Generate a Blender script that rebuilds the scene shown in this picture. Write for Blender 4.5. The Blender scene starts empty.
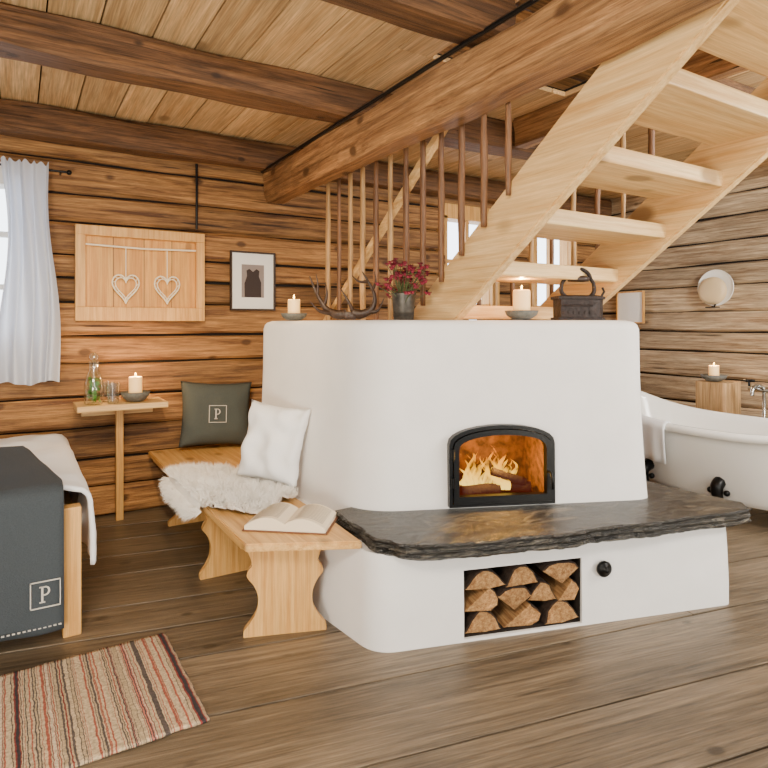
import bpy, bmesh, math, random
from mathutils import Vector, Matrix, noise, Euler
random.seed(7)
S = bpy.context.scene
COL = S.collection

# ------------------------------------------------------------------ helpers
def lin(c):
    c = c/255.0
    return c/12.92 if c <= 0.04045 else ((c+0.055)/1.055)**2.4
def rgb(r, g, b): return (lin(r), lin(g), lin(b), 1.0)

def newmat(name):
    m = bpy.data.materials.new(name); m.use_nodes = True
    nt = m.node_tree
    return m, nt, nt.nodes["Principled BSDF"]

def simple(name, col, rough=0.6, metal=0.0, bump=0.0, bscale=40, var=0.0, emit=None, estr=0, trans=0, sub=0):
    m, nt, b = newmat(name)
    b.inputs["Base Color"].default_value = col
    b.inputs["Roughness"].default_value = rough
    b.inputs["Metallic"].default_value = metal
    if trans: b.inputs["Transmission Weight"].default_value = trans
    if emit:
        b.inputs["Emission Color"].default_value = emit
        b.inputs["Emission Strength"].default_value = estr
    tc = nt.nodes.new("ShaderNodeTexCoord")
    n = nt.nodes.new("ShaderNodeTexNoise"); n.inputs["Scale"].default_value = bscale; n.inputs["Detail"].default_value = 5
    nt.links.new(tc.outputs["Object"], n.inputs["Vector"])
    if bump:
        bp = nt.nodes.new("ShaderNodeBump"); bp.inputs["Strength"].default_value = bump; bp.inputs["Distance"].default_value = 0.01
        nt.links.new(n.outputs["Fac"], bp.inputs["Height"]); nt.links.new(bp.outputs[0], b.inputs["Normal"])
    if var:
        r = nt.nodes.new("ShaderNodeValToRGB")
        r.color_ramp.elements[0].position = 0.3; r.color_ramp.elements[1].position = 0.7
        r.color_ramp.elements[0].color = tuple(c*(1-var) for c in col[:3])+(1,)
        r.color_ramp.elements[1].color = tuple(min(1, c*(1+var*0.6)) for c in col[:3])+(1,)
        nt.links.new(n.outputs["Fac"], r.inputs[0]); nt.links.new(r.outputs[0], b.inputs["Base Color"])
    return m

def wood(name, dark, light, axis=0, sc=1.0, rough=0.6, var=0.3, knots=0.1, bump=0.3, stain=0.35, lo=0.36, hi=0.64, crack=0.0, kd=0.8, fine=0.35):
    m, nt, b = newmat(name)
    N = nt.nodes.new; L = nt.links.new
    tc = N("ShaderNodeTexCoord"); geo = N("ShaderNodeNewGeometry")
    mul = N("ShaderNodeVectorMath"); mul.operation = 'SCALE'; mul.inputs[0].default_value = (37, 17, 29)
    L(geo.outputs["Random Per Island"], mul.inputs["Scale"])
    add = N("ShaderNodeVectorMath"); add.operation = 'ADD'
    L(tc.outputs["Object"], add.inputs[0]); L(mul.outputs[0], add.inputs[1])
    def mapped(across, along):
        mp = N("ShaderNodeMapping"); s = [across*sc]*3; s[axis] = along*sc; mp.inputs["Scale"].default_value = s
        L(add.outputs[0], mp.inputs["Vector"]); return mp.outputs[0]
    def nz(vec, scale, detail=4, rgh=0.6, dist=0.0):
        n = N("ShaderNodeTexNoise"); n.inputs["Scale"].default_value = scale; n.inputs["Detail"].default_value = detail
        n.inputs["Roughness"].default_value = rgh; n.inputs["Distortion"].default_value = dist
        L(vec, n.inputs["Vector"]); return n.outputs["Fac"]
    def mrange(f, a, b_, c, d):
        r = N("ShaderNodeMapRange"); r.inputs[1].default_value = a; r.inputs[2].default_value = b_; r.inputs[3].default_value = c; r.inputs[4].default_value = d
        L(f, r.inputs[0]); return r.outputs[0]
    def mult(a, b_):
        q = N("ShaderNodeMath"); q.operation = 'MULTIPLY'; L(a, q.inputs[0]); L(b_, q.inputs[1]); return q.outputs[0]
    g = nz(mapped(24, 0.9), 2.0, 9, 0.72, 0.35)
    r = N("ShaderNodeValToRGB"); r.color_ramp.elements[0].position = lo; r.color_ramp.elements[1].position = hi
    r.color_ramp.elements[0].color = dark; r.color_ramp.elements[1].color = light
    L(g, r.inputs[0]); out = r.outputs[0]
    f2 = nz(mapped(110, 3.0), 2.0, 3)
    val = mult(mrange(nz(mapped(3.0, 0.8), 1.0, 6, 0.7), 0.34, 0.64, 1-stain, 1+stain*0.3), mrange(geo.outputs["Random Per Island"], 0, 1, 1-var*0.6, 1+var*0.5))
    val = mult(val, mrange(f2, 0.3, 0.7, 1-fine, 1+fine*0.6))
    hs = N("ShaderNodeHueSaturation"); L(out, hs.inputs["Color"]); L(val, hs.inputs["Value"]); out = hs.outputs[0]
    def darken(fac, col):
        nonlocal out
        mx = N("ShaderNodeMix"); mx.data_type = 'RGBA'; L(fac, mx.inputs[0]); L(out, mx.inputs[6]); mx.inputs[7].default_value = col; out = mx.outputs[2]
    if knots > 0:
        v = N("ShaderNodeTexVoronoi"); v.inputs["Scale"].default_value = 1.0; L(mapped(6.0, 3.8), v.inputs["Vector"])
        darken(mrange(v.outputs["Distance"], knots*0.7, knots*1.25, kd, 0), tuple(c*0.45 for c in dark[:3])+(1,))
    if crack > 0:
        cr = nz(mapped(20, 0.45), 1.3, 4, 0.65)
        darken(mrange(cr, 0.325, 0.355, crack, 0), tuple(c*0.2 for c in dark[:3])+(1,))
    L(out, b.inputs["Base Color"])
    b.inputs["Roughness"].default_value = rough
    bp = N("ShaderNodeBump"); bp.inputs["Strength"].default_value = bump; bp.inputs["Distance"].default_value = 0.014
    L(g, bp.inputs["Height"]); L(bp.outputs[0], b.inputs["Normal"])
    return m

def mkobj(name, bm, mats, loc=(0,0,0), rot=(0,0,0), parent=None, smooth=False, kind=None, recalc=True):
    if recalc: bmesh.ops.recalc_face_normals(bm, faces=bm.faces)
    me = bpy.data.meshes.new(name); bm.to_mesh(me); bm.free()
    if smooth:
        for p in me.polygons: p.use_smooth = True
    if not isinstance(mats, (list, tuple)): mats = [mats]
    for m in mats: me.materials.append(m)
    o = bpy.data.objects.new(name, me); COL.objects.link(o)
    o.location = loc; o.rotation_euler = rot
    if parent: o.parent = parent
    if kind: o["kind"] = kind
    return o

def empty(name, loc, rot=(0,0,0), parent=None):
    o = bpy.data.objects.new(name, None); COL.objects.link(o); o.location = loc; o.rotation_euler = rot
    o.empty_display_size = 0.1
    if parent: o.parent = parent
    return o
def tag(o, label, cat, group=None):
    o["label"] = label; o["category"] = cat
    if group: o["group"] = group
    return o
def struct(o): o["kind"] = "structure"; return o

def box(bm, x0, x1, y0, y1, z0, z1, bev=0.0, M=None, mi=0):
    r = bmesh.ops.create_cube(bm, size=1)
    vs = r["verts"]
    for v in vs:
        v.co = Vector(((x0+x1)/2+v.co.x*(x1-x0), (y0+y1)/2+v.co.y*(y1-y0), (z0+z1)/2+v.co.z*(z1-z0)))
    if M:
        for v in vs: v.co = M @ v.co
    fs = list({f for v in vs for f in v.link_faces})
    for f in fs: f.material_index = mi
    if bev > 0:
        es = list({e for v in vs for e in v.link_edges})
        bmesh.ops.bevel(bm, geom=es, offset=bev, segments=2, affect='EDGES', profile=0.6)
def boxobj(name, d, mat, bev=0.004, **k):
    bm = bmesh.new(); box(bm, *d, bev=bev); return mkobj(name, bm, mat, **k)

def timber(bm, axis, u0, u1, c1, c2, w1, w2, ch=0.02, seg=0.35, jit=0.006):
    n = max(1, int((u1-u0)/seg))
    a, b = w1/2, w2/2
    sec = [(-a+ch,-b),(a-ch,-b),(a,-b+ch),(a,0),(a,b-ch),(a-ch,b),(-a+ch,b),(-a,b-ch),(-a,0),(-a,-b+ch)]
    so = random.uniform(0, 100)
    rings = []
    for i in range(n+1):
        u = u0+(u1-u0)*i/n; ring = []
        for k, (p, q) in enumerate(sec):
            g = noise.noise((u*2.1+so, k*0.9, so))*jit*2; h = noise.noise((u*1.6+so, k*0.9+50, so))*jit*1.6
            P, Q = c1+p+g, c2+q+h
            co = (u, P, Q) if axis == 'x' else ((P, u, Q) if axis == 'y' else (P, Q, u))
            ring.append(bm.verts.new(co))
        rings.append(ring)
    m = len(sec)
    for i in range(n):
        for k in range(m):
            bm.faces.new((rings[i][k], rings[i][(k+1)%m], rings[i+1][(k+1)%m], rings[i+1][k]))
    bm.faces.new(rings[0]); bm.faces.new(rings[-1])

def loft(bm, rings, cap0=True, cap1=True, mi=0):
    R = [[bm.verts.new(p) for p in r] for r in rings]
    m = len(R[0])
    for i in range(len(R)-1):
        for k in range(m):
            f = bm.faces.new((R[i][k], R[i][(k+1)%m], R[i+1][(k+1)%m], R[i+1][k])); f.material_index = mi
    if cap0: bm.faces.new(R[0]).material_index = mi
    if cap1: bm.faces.new(R[-1]).material_index = mi
    return R
def lathe(bm, prof, segs=28, c=(0,0,0), cap0=True, cap1=False):
    rings = [[(c[0]+r*math.cos(2*math.pi*k/segs), c[1]+r*math.sin(2*math.pi*k/segs), c[2]+z) for k in range(segs)] for r, z in prof]
    loft(bm, rings, cap0, cap1)
def tube(bm, pts, radii, segs=8, cap=True, mi=0, flat=1.0):
    pts = [Vector(p) for p in pts]
    if not isinstance(radii, (list, tuple)): radii = [radii]*len(pts)
    rings = []; up = Vector((0.13, 0.21, 0.97)).normalized()
    prev = None
    for i, p in enumerate(pts):
        d = (pts[min(i+1, len(pts)-1)]-pts[max(i-1, 0)]).normalized()
        if prev is None:
            a = d.cross(up)
            if a.length < 0.1: a = d.cross(Vector((1,0,0)))
        else: a = prev-d*prev.dot(d)
        a.normalize(); prev = a; b = d.cross(a)
        rings.append([p+(a*math.cos(2*math.pi*k/segs)+b*math.sin(2*math.pi*k/segs)*flat)*radii[i] for k in range(segs)])
    loft(bm, rings, cap, cap, mi)
def prism(bm, poly, z0, z1, mi=0):
    loft(bm, [[(x, y, z0) for x, y in poly], [(x, y, z1) for x, y in poly]], mi=mi)
def smoothpts(pts, n=6):
    P = [Vector(p) for p in pts]; out = []
    for i in range(len(P)-1):
        a = P[max(i-1, 0)]; b = P[i]; c = P[i+1]; d = P[min(i+2, len(P)-1)]
        for k in range(n):
            t = k/n
            out.append(0.5*((2*b)+(c-a)*t+(2*a-5*b+4*c-d)*t*t+(3*b-a-3*c+d)*t**3))
    out.append(P[-1]); return out
def offset_poly(poly, d):
    n = len(poly); out = []
    for i in range(n):
        p0 = Vector(poly[i-1]); p = Vector(poly[i]); p1 = Vector(poly[(i+1)%n])
        e0 = (p-p0).normalized(); e1 = (p1-p).normalized()
        n0 = Vector((-e0.y, e0.x)); n1 = Vector((-e1.y, e1.x))
        b = n0+n1; k = b.length_squared/2
        out.append(tuple(p+b*(d/max(k, 0.3))))
    return out
def fillet(poly, rad, seg=8):
    n = len(poly); out = []
    for i in range(n):
        r = rad[i] if isinstance(rad, (list, tuple)) else rad
        p0 = Vector(poly[i-1]); p = Vector(poly[i]); p1 = Vector(poly[(i+1)%n])
        a = (p0-p).normalized(); b = (p1-p).normalized()
        ang = a.angle(b)
        t = r/math.tan(ang/2); t = min(t, (p0-p).length*0.48, (p1-p).length*0.48)
        A = p+a*t; B = p+b*t
        for k in range(seg+1):
            s = k/seg
            out.append(tuple((1-s)**2*A+2*s*(1-s)*p+s*s*B))
    return out
def boolean_cut(o, bm):
    me = bpy.data.meshes.new("c"); bmesh.ops.recalc_face_normals(bm, faces=bm.faces); bm.to_mesh(me); bm.free()
    c = bpy.data.objects.new("c", me); COL.objects.link(c)
    md = o.modifiers.new("b", 'BOOLEAN'); md.operation = 'DIFFERENCE'; md.solver = 'EXACT'; md.object = c
    bpy.context.view_layer.update()
    dg = bpy.context.evaluated_depsgraph_get()
    nm = bpy.data.meshes.new_from_object(o.evaluated_get(dg))
    o.modifiers.clear(); o.data = nm
    bpy.data.objects.remove(c)
def cushion_bm(w, h, t, n=22, wr=0.006, seed=0):
    bm = bmesh.new(); G = {}
    for s in (-1, 1):
        for i in range(n+1):
            for j in range(n+1):
                if (i in (0, n) or j in (0, n)) and s == 1:
                    G[(s, i, j)] = G[(-1, i, j)]; continue
                u = 2*i/n-1; v = 2*j/n-1
                x = w/2*u*(1-0.08*(1-v*v)); z = h/2*v*(1-0.08*(1-u*u))
                th = t/2*(max(0, (1-u**4))*max(0, (1-v**4)))**0.6
                q = noise.noise((u*2.2+seed, v*2.2, s*3+seed))*wr*(1 if abs(u) < 1 and abs(v) < 1 else 0)*3
                G[(s, i, j)] = bm.verts.new((x, s*th+q, z+h/2))
        for i in range(n):
            for j in range(n):
                try: bm.faces.new((G[(s,i,j)], G[(s,i+1,j)], G[(s,i+1,j+1)], G[(s,i,j+1)]))
                except ValueError: pass
    return bm
def emblem(name, s, mat, loc, rot, parent, th=0.003):
    bm = bmesh.new(); w = 0.035*s
    box(bm, -s/2, s/2, -th, th, s/2-w, s/2); box(bm, -s/2, s/2, -th, th, -s/2, -s/2+w)
    box(bm, -s/2, -s/2+w, -th, th, -s/2, s/2); box(bm, s/2-w, s/2, -th, th, -s/2, s/2)
    box(bm, -0.14*s, -0.07*s, -th, th, -0.28*s, 0.28*s)
    box(bm, -0.2*s, -0.01*s, -th, th, -0.30*s, -0.265*s); box(bm, -0.2*s, -0.07*s, -th, th, 0.265*s, 0.30*s)
    cx, cz = -0.02*s, 0.13*s
    N = 14; ro, ri = 0.17*s, 0.115*s
    for k in range(N):
        a0 = -math.pi/2+math.pi*k/N; a1 = -math.pi/2+math.pi*(k+1)/N
        P = [(cx+ro*math.cos(a0), cz+ro*math.sin(a0)), (cx+ro*math.cos(a1), cz+ro*math.sin(a1)),
             (cx+(ri-0.01*s)*math.cos(a1), cz+ri*1.15*math.sin(a1)), (cx+(ri-0.01*s)*math.cos(a0), cz+ri*1.15*math.sin(a0))]
        loft(bm, [[(x, -th, z) for x, z in P], [(x, th, z) for x, z in P]])
    box(bm, -0.1*s, cx, -th, th, cz+ri*1.15, cz+ro); box(bm, -0.1*s, cx, -th, th, cz-ro, cz-ri*1.15)
    return mkobj(name, bm, mat, loc=loc, rot=rot, parent=parent)

# ------------------------------------------------------------------ materials
M_log   = wood("log_wall_wood", rgb(100,60,28), rgb(202,148,86), 0, 0.8, 0.65, 0.55, 0.13, 0.7, 0.48, crack=0.9, kd=0.8)
M_logr  = wood("log_wall_wood_side", rgb(136,108,80), rgb(216,192,156), 1, 0.8, 0.65, 0.35, 0.12, 0.7, 0.4, crack=0.85, kd=0.7)
M_dark  = simple("gap_dark", rgb(20,12,6), 0.9, bump=0.1)
M_ceil  = wood("ceiling_board_wood", rgb(194,154,104), rgb(234,202,152), 1, 0.6, 0.6, 0.3, 0.14, 0.15, 0.2, kd=0.75)
M_beam  = wood("old_beam_wood", rgb(70,44,24), rgb(142,100,62), 0, 0.9, 0.6, 0.2, 0.10, 0.8, 0.5, crack=0.95)
M_beamy = wood("main_beam_wood", rgb(124,82,46), rgb(208,158,104), 1, 0.7, 0.55, 0.1, 0.13, 0.8, 0.5, crack=0.95, kd=0.85)
M_floor = wood("floor_board_wood", rgb(84,72,56), rgb(144,126,102), 0, 0.8, 0.38, 0.42, 0.10, 0.35, 0.40, crack=0.6, kd=0.85)
M_pinex = wood("pine_x", rgb(214,166,100), rgb(246,212,150), 0, 0.7, 0.5, 0.12, 0.20, 0.1, 0.14, kd=0.8, fine=0.12)
M_piney = wood("pine_y", rgb(210,160,94), rgb(244,208,146), 1, 0.7, 0.5, 0.12, 0.22, 0.1, 0.16, kd=0.85, fine=0.12)
M_pinez = wood("pine_z", rgb(156,118,76), rgb(206,168,118), 2, 0.7, 0.5, 0.12, 0.1, 0.1, 0.3)
M_bench = wood("bench_pine", rgb(206,148,76), rgb(240,194,120), 1, 0.8, 0.42, 0.12, 0.18, 0.1, 0.16, kd=0.8, fine=0.12)
M_honey = wood("honey_pine", rgb(200,134,54), rgb(234,178,90), 2, 0.8, 0.5, 0.12, 0.12, 0.12, 0.14, kd=0.65, fine=0.12)
M_honeyz= wood("honey_pine_z", rgb(204,144,70), rgb(238,188,112), 2, 0.9, 0.5, 0.12, 0.17, 0.12, 0.16, kd=0.8, fine=0.12)
M_red   = wood("baluster_brown", rgb(84,54,34), rgb(146,102,64), 2, 1.2, 0.5, 0.3, 0.1, 0.3, 0.35)
M_tan   = wood("baluster_tan", rgb(150,112,66), rgb(206,164,108), 2, 1.2, 0.5, 0.3, 0.1, 0.3, 0.25)
M_plast = simple("white_plaster", rgb(239,236,232), 0.8, bump=0.45, bscale=5, var=0.035)
M_black = simple("black_iron", rgb(18,18,18), 0.38, 0.6, bump=0.1, bscale=60)
M_rust  = simple("rusty_iron", rgb(46,36,32), 0.55, 0.5, bump=0.6, bscale=50, var=0.5)
M_soot  = simple("firebox_brick", rgb(110,70,28), 0.9, bump=0.6, bscale=25, var=0.7)
M_nich  = simple("niche_shade", rgb(44,34,26), 0.9, bump=0.4, bscale=20, var=0.3)  # dark liner colour, the niche's inner shade put into it
M_white = simple("white_linen", rgb(240,240,240), 0.85, bump=0.15, bscale=120)
M_grey  = simple("grey_wool", rgb(62,69,74), 0.95, bump=0.5, bscale=220, var=0.18)
M_greyg = simple("grey_green_wool", rgb(76,82,78), 0.95, bump=0.5, bscale=220, var=0.18)
M_stitch= simple("light_stitching", rgb(205,200,190), 0.8)
M_enam  = simple("white_enamel", rgb(240,238,232), 0.12)
M_paper = simple("paper", rgb(242,226,196), 0.8, bump=0.05)
M_shade = simple("warm_shade", rgb(206,182,142), 0.5, emit=rgb(255,200,130), estr=0.08)
M_cover = simple("book_cover", rgb(120,76,48), 0.6)
M_wax   = simple("candle_wax", rgb(250,216,160), 0.5, emit=rgb(255,186,90), estr=0.9)
M_cflame= simple("candle_flame", rgb(255,200,100), 0.5, emit=rgb(255,205,110), estr=18)
M_bowl  = simple("stone_bowl", rgb(104,102,94), 0.7, bump=0.4, bscale=50, var=0.3)
M_chrome= simple("aged_nickel", rgb(185,184,180), 0.2, 0.95)
M_wire  = simple("white_wire", rgb(240,228,200), 0.6)
M_fur   = simple("sheep_wool", rgb(250,245,236), 0.95)
M_horn  = simple("antler_horn", rgb(62,42,28), 0.45, bump=0.5, bscale=60, var=0.5)
M_green = simple("herb_green", rgb(80,150,40), 0.6, var=0.3)
M_stem  = simple("stem_olive", rgb(80,90,50), 0.7)
M_flow  = simple("dark_blossom", rgb(138,32,54), 0.7, var=0.5, bscale=30)
M_zinc  = simple("zinc_pot", rgb(88,84,78), 0.45, 0.7, bump=0.2, var=0.3)
M_mat   = simple("picture_mat", rgb(240,238,233), 0.7)
M_frame = simple("dark_frame", rgb(50,32,18), 0.5)
M_bark  = simple("bark", rgb(50,34,22), 0.95, bump=1.0, bscale=40, var=0.5)
M_split = wood("split_wood", rgb(150,98,52), rgb(222,172,110), 1, 1.5, 0.8, 0.45, 0, 0.8, 0.45)
M_char  = simple("charred_wood", rgb(20,12, 7), 0.95, bump=0.8, bscale=40, emit=rgb(255,70,10), estr=0.06)

def glassmat():
    m = bpy.data.materials.new("clear_glass"); m.use_nodes = True; nt = m.node_tree; nt.nodes.clear(); N = nt.nodes.new; L = nt.links.new
    o = N("ShaderNodeOutputMaterial"); t = N("ShaderNodeBsdfTransparent"); g = N("ShaderNodeBsdfGlossy"); mx = N("ShaderNodeMixShader"); f = N("ShaderNodeLayerWeight")
    t.inputs[0].default_value = (0.93, 0.97, 0.95, 1); g.inputs["Roughness"].default_value = 0.12; f.inputs[0].default_value = 0.45
    a = N("ShaderNodeMath"); a.operation = 'POWER'; a.inputs[1].default_value = 2.0; L(f.outputs["Facing"], a.inputs[0])
    c = N("ShaderNodeMath"); c.operation = 'MULTIPLY_ADD'; c.inputs[1].default_value = 0.8; c.inputs[2].default_value = 0.14; L(a.outputs[0], c.inputs[0])
    L(c.outputs[0], mx.inputs[0]); L(t.outputs[0], mx.inputs[1]); L(g.outputs[0], mx.inputs[2]); L(mx.outputs[0], o.inputs[0])
    return m
M_glass = glassmat()
def stonemat():
    m, nt, b = newmat("dark_slate"); N = nt.nodes.new; L = nt.links.new
    tc = N("ShaderNodeTexCoord"); mp = N("ShaderNodeMapping"); mp.inputs["Scale"].default_value = (1.3, 2.4, 12); mp.inputs["Rotation"].default_value = (0, 0, 0.4); L(tc.outputs["Object"], mp.inputs[0])
    n = N("ShaderNodeTexNoise"); n.inputs["Scale"].default_value = 4; n.inputs["Detail"].default_value = 12; n.inputs["Roughness"].default_value = 0.74; n.inputs["Distortion"].default_value = 1.6
    L(mp.outputs[0], n.inputs["Vector"])
    r = N("ShaderNodeValToRGB"); e = r.color_ramp.elements
    e[0].position = 0.36; e[0].color = rgb(20,20,19); e[1].position = 0.70; e[1].color = rgb(122,114,98)
    x = e.new(0.53); x.color = rgb(52,50,46)
    L(n.outputs["Fac"], r.inputs[0]); L(r.outputs[0], b.inputs["Base Color"])
    rr = N("ShaderNodeMapRange"); rr.inputs[3].default_value = 0.10; rr.inputs[4].default_value = 0.36; L(n.outputs["Fac"], rr.inputs[0]); L(rr.outputs[0], b.inputs["Roughness"])
    bp = N("ShaderNodeBump"); bp.inputs["Strength"].default_value = 0.55; bp.inputs["Distance"].default_value = 0.03
    L(n.outputs["Fac"], bp.inputs["Height"]); L(bp.outputs[0], b.inputs["Normal"])
    return m
M_stone = stonemat()
def firemat():
    m = bpy.data.materials.new("flame"); m.use_nodes = True; nt = m.node_tree; nt.nodes.clear(); N = nt.nodes.new; L = nt.links.new
    o = N("ShaderNodeOutputMaterial"); em = N("ShaderNodeEmission"); tr = N("ShaderNodeBsdfTransparent"); mx = N("ShaderNodeMixShader")
    tc = N("ShaderNodeTexCoord"); sp = N("ShaderNodeSeparateXYZ"); L(tc.outputs["Generated"], sp.inputs[0])
    r = N("ShaderNodeValToRGB"); e = r.color_ramp.elements
    e[0].position = 0; e[0].color = (1, 0.66, 0.12, 1); e[1].position = 1; e[1].color = (1, 0.22, 0.0, 1); x = e.new(0.45); x.color = (1, 0.46, 0.02, 1)
    L(sp.outputs[2], r.inputs[0]); L(r.outputs[0], em.inputs[0]); em.inputs[1].default_value = 2.4
    n = N("ShaderNodeTexNoise"); n.inputs["Scale"].default_value = 18; L(tc.outputs["Object"], n.inputs["Vector"])
    a = N("ShaderNodeMath"); a.operation = 'MULTIPLY_ADD'; a.inputs[1].default_value = -0.65; a.inputs[2].default_value = 0.66; L(sp.outputs[2], a.inputs[0])
    c = N("ShaderNodeMath"); c.operation = 'ADD'; c.use_clamp = True; L(a.outputs[0], c.inputs[0])
    mr = N("ShaderNodeMapRange"); mr.inputs[1].default_value = 0.35; mr.inputs[2].default_value = 0.65; mr.inputs[3].default_value = -0.4; mr.inputs[4].default_value = 0.4
    L(n.outputs["Fac"], mr.inputs[0]); L(mr.outputs[0], c.inputs[1])
    L(c.outputs[0], mx.inputs[0]); L(tr.outputs[0], mx.inputs[1]); L(em.outputs[0], mx.inputs[2]); L(mx.outputs[0], o.inputs[0])
    return m
M_fire = firemat()
def rugmat():
    m, nt, b = newmat("rag_rug"); N = nt.nodes.new; L = nt.links.new
    tc = N("ShaderNodeTexCoord"); sp = N("ShaderNodeSeparateXYZ"); L(tc.outputs["Object"], sp.inputs[0])
    w = N("ShaderNodeTexNoise"); w.inputs["Scale"].default_value = 30; L(tc.outputs["Object"], w.inputs["Vector"])
    ws = N("ShaderNodeMath"); ws.operation = 'MULTIPLY_ADD'; ws.inputs[1].default_value = 0.012; L(w.outputs["Fac"], ws.inputs[0]); L(sp.outputs[0], ws.inputs[2])
    wn = N("ShaderNodeTexNoise"); wn.noise_dimensions = '1D'; wn.inputs["Scale"].default_value = 20; wn.inputs["Detail"].default_value = 2; L(ws.outputs[0], wn.inputs["W"])
    r = N("ShaderNodeValToRGB"); r.color_ramp.interpolation = 'CONSTANT'; e = r.color_ramp.elements
    cols = [(0, (52,48,50)), (0.33, (134,52,46)), (0.38, (186,164,130)), (0.43, (86,76,72)), (0.46, (200,178,144)), (0.515, (166,90,70)), (0.54, (190,170,138)), (0.60, (60,56,58)), (0.635, (190,116,98)), (0.67, (206,188,158))]
    e[0].color = rgb(*cols[0][1]); e[1].position = cols[1][0]; e[1].color = rgb(*cols[1][1])
    for p, c in cols[2:]:
        x = e.new(p); x.color = rgb(*c)
    L(wn.outputs["Fac"], r.inputs[0])
    n2 = N("ShaderNodeTexNoise"); n2.inputs["Scale"].default_value = 90; L(tc.outputs["Object"], n2.inputs["Vector"])
    mr = N("ShaderNodeMapRange"); mr.inputs[1].default_value = .3; mr.inputs[2].default_value = .7; mr.inputs[3].default_value = 0.55; mr.inputs[4].default_value = 1.15; L(n2.outputs["Fac"], mr.inputs[0])
    hs = N("ShaderNodeHueSaturation"); L(r.outputs[0], hs.inputs["Color"]); L(mr.outputs[0], hs.inputs["Value"]); L(hs.outputs[0], b.inputs["Base Color"])
    b.inputs["Roughness"].default_value = 0.95
    bp = N("ShaderNodeBump"); bp.inputs["Strength"].default_value = 0.8; L(n2.outputs["Fac"], bp.inputs["Height"]); L(bp.outputs[0], b.inputs["Normal"])
    return m
M_rug = rugmat()
def curtmat():
    m = bpy.data.materials.new("sheer_curtain"); m.use_nodes = True; nt = m.node_tree; b = nt.nodes["Principled BSDF"]
    b.inputs["Base Color"].default_value = rgb(226,230,240); b.inputs["Roughness"].default_value = 0.9
    t = nt.nodes.new("ShaderNodeBsdfTranslucent"); t.inputs[0].default_value = rgb(215,224,242)
    mx = nt.nodes.new("ShaderNodeMixShader"); mx.inputs[0].default_value = 0.3
    nt.links.new(b.outputs[0], mx.inputs[1]); nt.links.new(t.outputs[0], mx.inputs[2]); nt.links.new(mx.outputs[0], nt.nodes["Material Output"].inputs[0])
    return m
M_curt = curtmat()

# ------------------------------------------------------------------ room
XL, XR, YB, YF, ZC = -2.4, 5.97, 4.80, -2.2, 2.89
bm = bmesh.new()
y = -5.5
while y < 7.5:
    w = random.choice([0.30, 0.36, 0.42]); x = -6+random.uniform(-1, 0)
    while x < 9:
        l = random.uniform(3.5, 5.5)
        box(bm, x, x+l-0.005, y, y+w-0.010, -0.03, 0.0, bev=0.003); x += l
    y += w
floor = struct(mkobj("floor", bm, M_floor, rot=(0, 0, math.radians(-12))))
struct(boxobj("floor_base", (-6, 9, -5, 7, -0.06, -0.031), M_dark, 0))

def logwall(name, axis, u0, u1, face, sgn, z0, z1, h, openings, mat):
    bm = bmesh.new(); z = z0; th = 0.16
    while z < z1-0.05:
        hh = min(h*random.uniform(0.82, 1.18), z1-z); zc = z+hh/2
        segs = [(u0, u1)]
        for a, b, za, zb in openings:
            if za < zc < zb:
                ns = []
                for s, t in segs:
                    if b <= s or a >= t: ns.append((s, t)); continue
                    if a > s: ns.append((s, a))
                    if b < t: ns.append((b, t))
                segs = ns
        off = random.uniform(-0.014, 0.008)
        for s, t in segs:
            timber(bm, axis, s, t, face+sgn*(th/2+0.01)+off, zc, th, hh-0.014, 0.020, 0.20, 0.008)
        z += hh
    return struct(mkobj(name, bm, mat))
W1 = (-1.1, 0.06, 1.30, 2.38); W2 = (3.65, 4.3, 1.15, 2.5); W3 = (4.9, 5.5, 1.15, 2.5)
logwall("wall_back", 'x', XL-0.1, XR+0.1, YB, 1, 0, ZC+0.02, 0.205, [W1, W2, W3], M_log)
logwall("wall_right", 'y', YF, YB, XR, 1, 0, ZC+0.02, 0.225, [(1.0, 1.9, 1.2, 2.3)], M_logr)
logwall("wall_left", 'y', YF, YB, XL, -1, 0, ZC+0.02, 0.2, [(-1.2, 2.2, 0.9, 2.4)], M_logr)
def backing(name, axis, u0, u1, f0, f1, openings):
    bm = bmesh.new()
    us = sorted({u0, u1}|{a for o in openings for a in o[:2]})
    for s, t in zip(us[:-1], us[1:]):
        op = [o for o in openings if o[0] <= s+1e-6 and o[1] >= t-1e-6]
        zr = [(0, ZC)] if not op else [(0, op[0][2]-0.1), (op[0][3]+0.1, ZC)]
        for a, b in zr:
            if axis == 'x': box(bm, s, t, f0, f1, a, b)
            else: box(bm, f0, f1, s, t, a, b)
    return struct(mkobj(name, bm, M_dark))
backing("wall_backing_1", 'x', XL, XR, YB+0.05, YB+0.1, [W1, W2, W3])  # dark backing sheet added behind the log gaps
backing("wall_backing_2", 'y', YF, YB, XR+0.05, XR+0.1, [(1.0, 1.9, 1.2, 2.3)])  # same added dark backing for the right wall's gaps
def window(i, a, b, z0, z1, nx, nz, mat):
    bm = bmesh.new(); y0, y1 = YB+0.04, YB+0.1
    box(bm, a-0.03, b+0.03, YB-0.01, YB+0.17, z0-0.12, z0+0.03, 0.004); box(bm, a-0.03, b+0.03, YB-0.01, YB+0.17, z1-0.03, z1+0.12, 0.004)
    box(bm, a-0.07, a+0.03, YB-0.01, YB+0.17, z0, z1, 0.004); box(bm, b-0.03, b+0.07, YB-0.01, YB+0.17, z0, z1, 0.004)
    for k in range(nx+1):
        x = a+(b-a)*k/nx; w = 0.035 if k in (0, nx) else 0.02
        box(bm, x-w, x+w, y0, y1, z0, z1)
    for k in range(nz+1):
        z = z0+(z1-z0)*k/nz; box(bm, a, b, y0, y1, z-0.018, z+0.018)
    return struct(mkobj("window_%d" % i, bm, mat))
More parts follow.
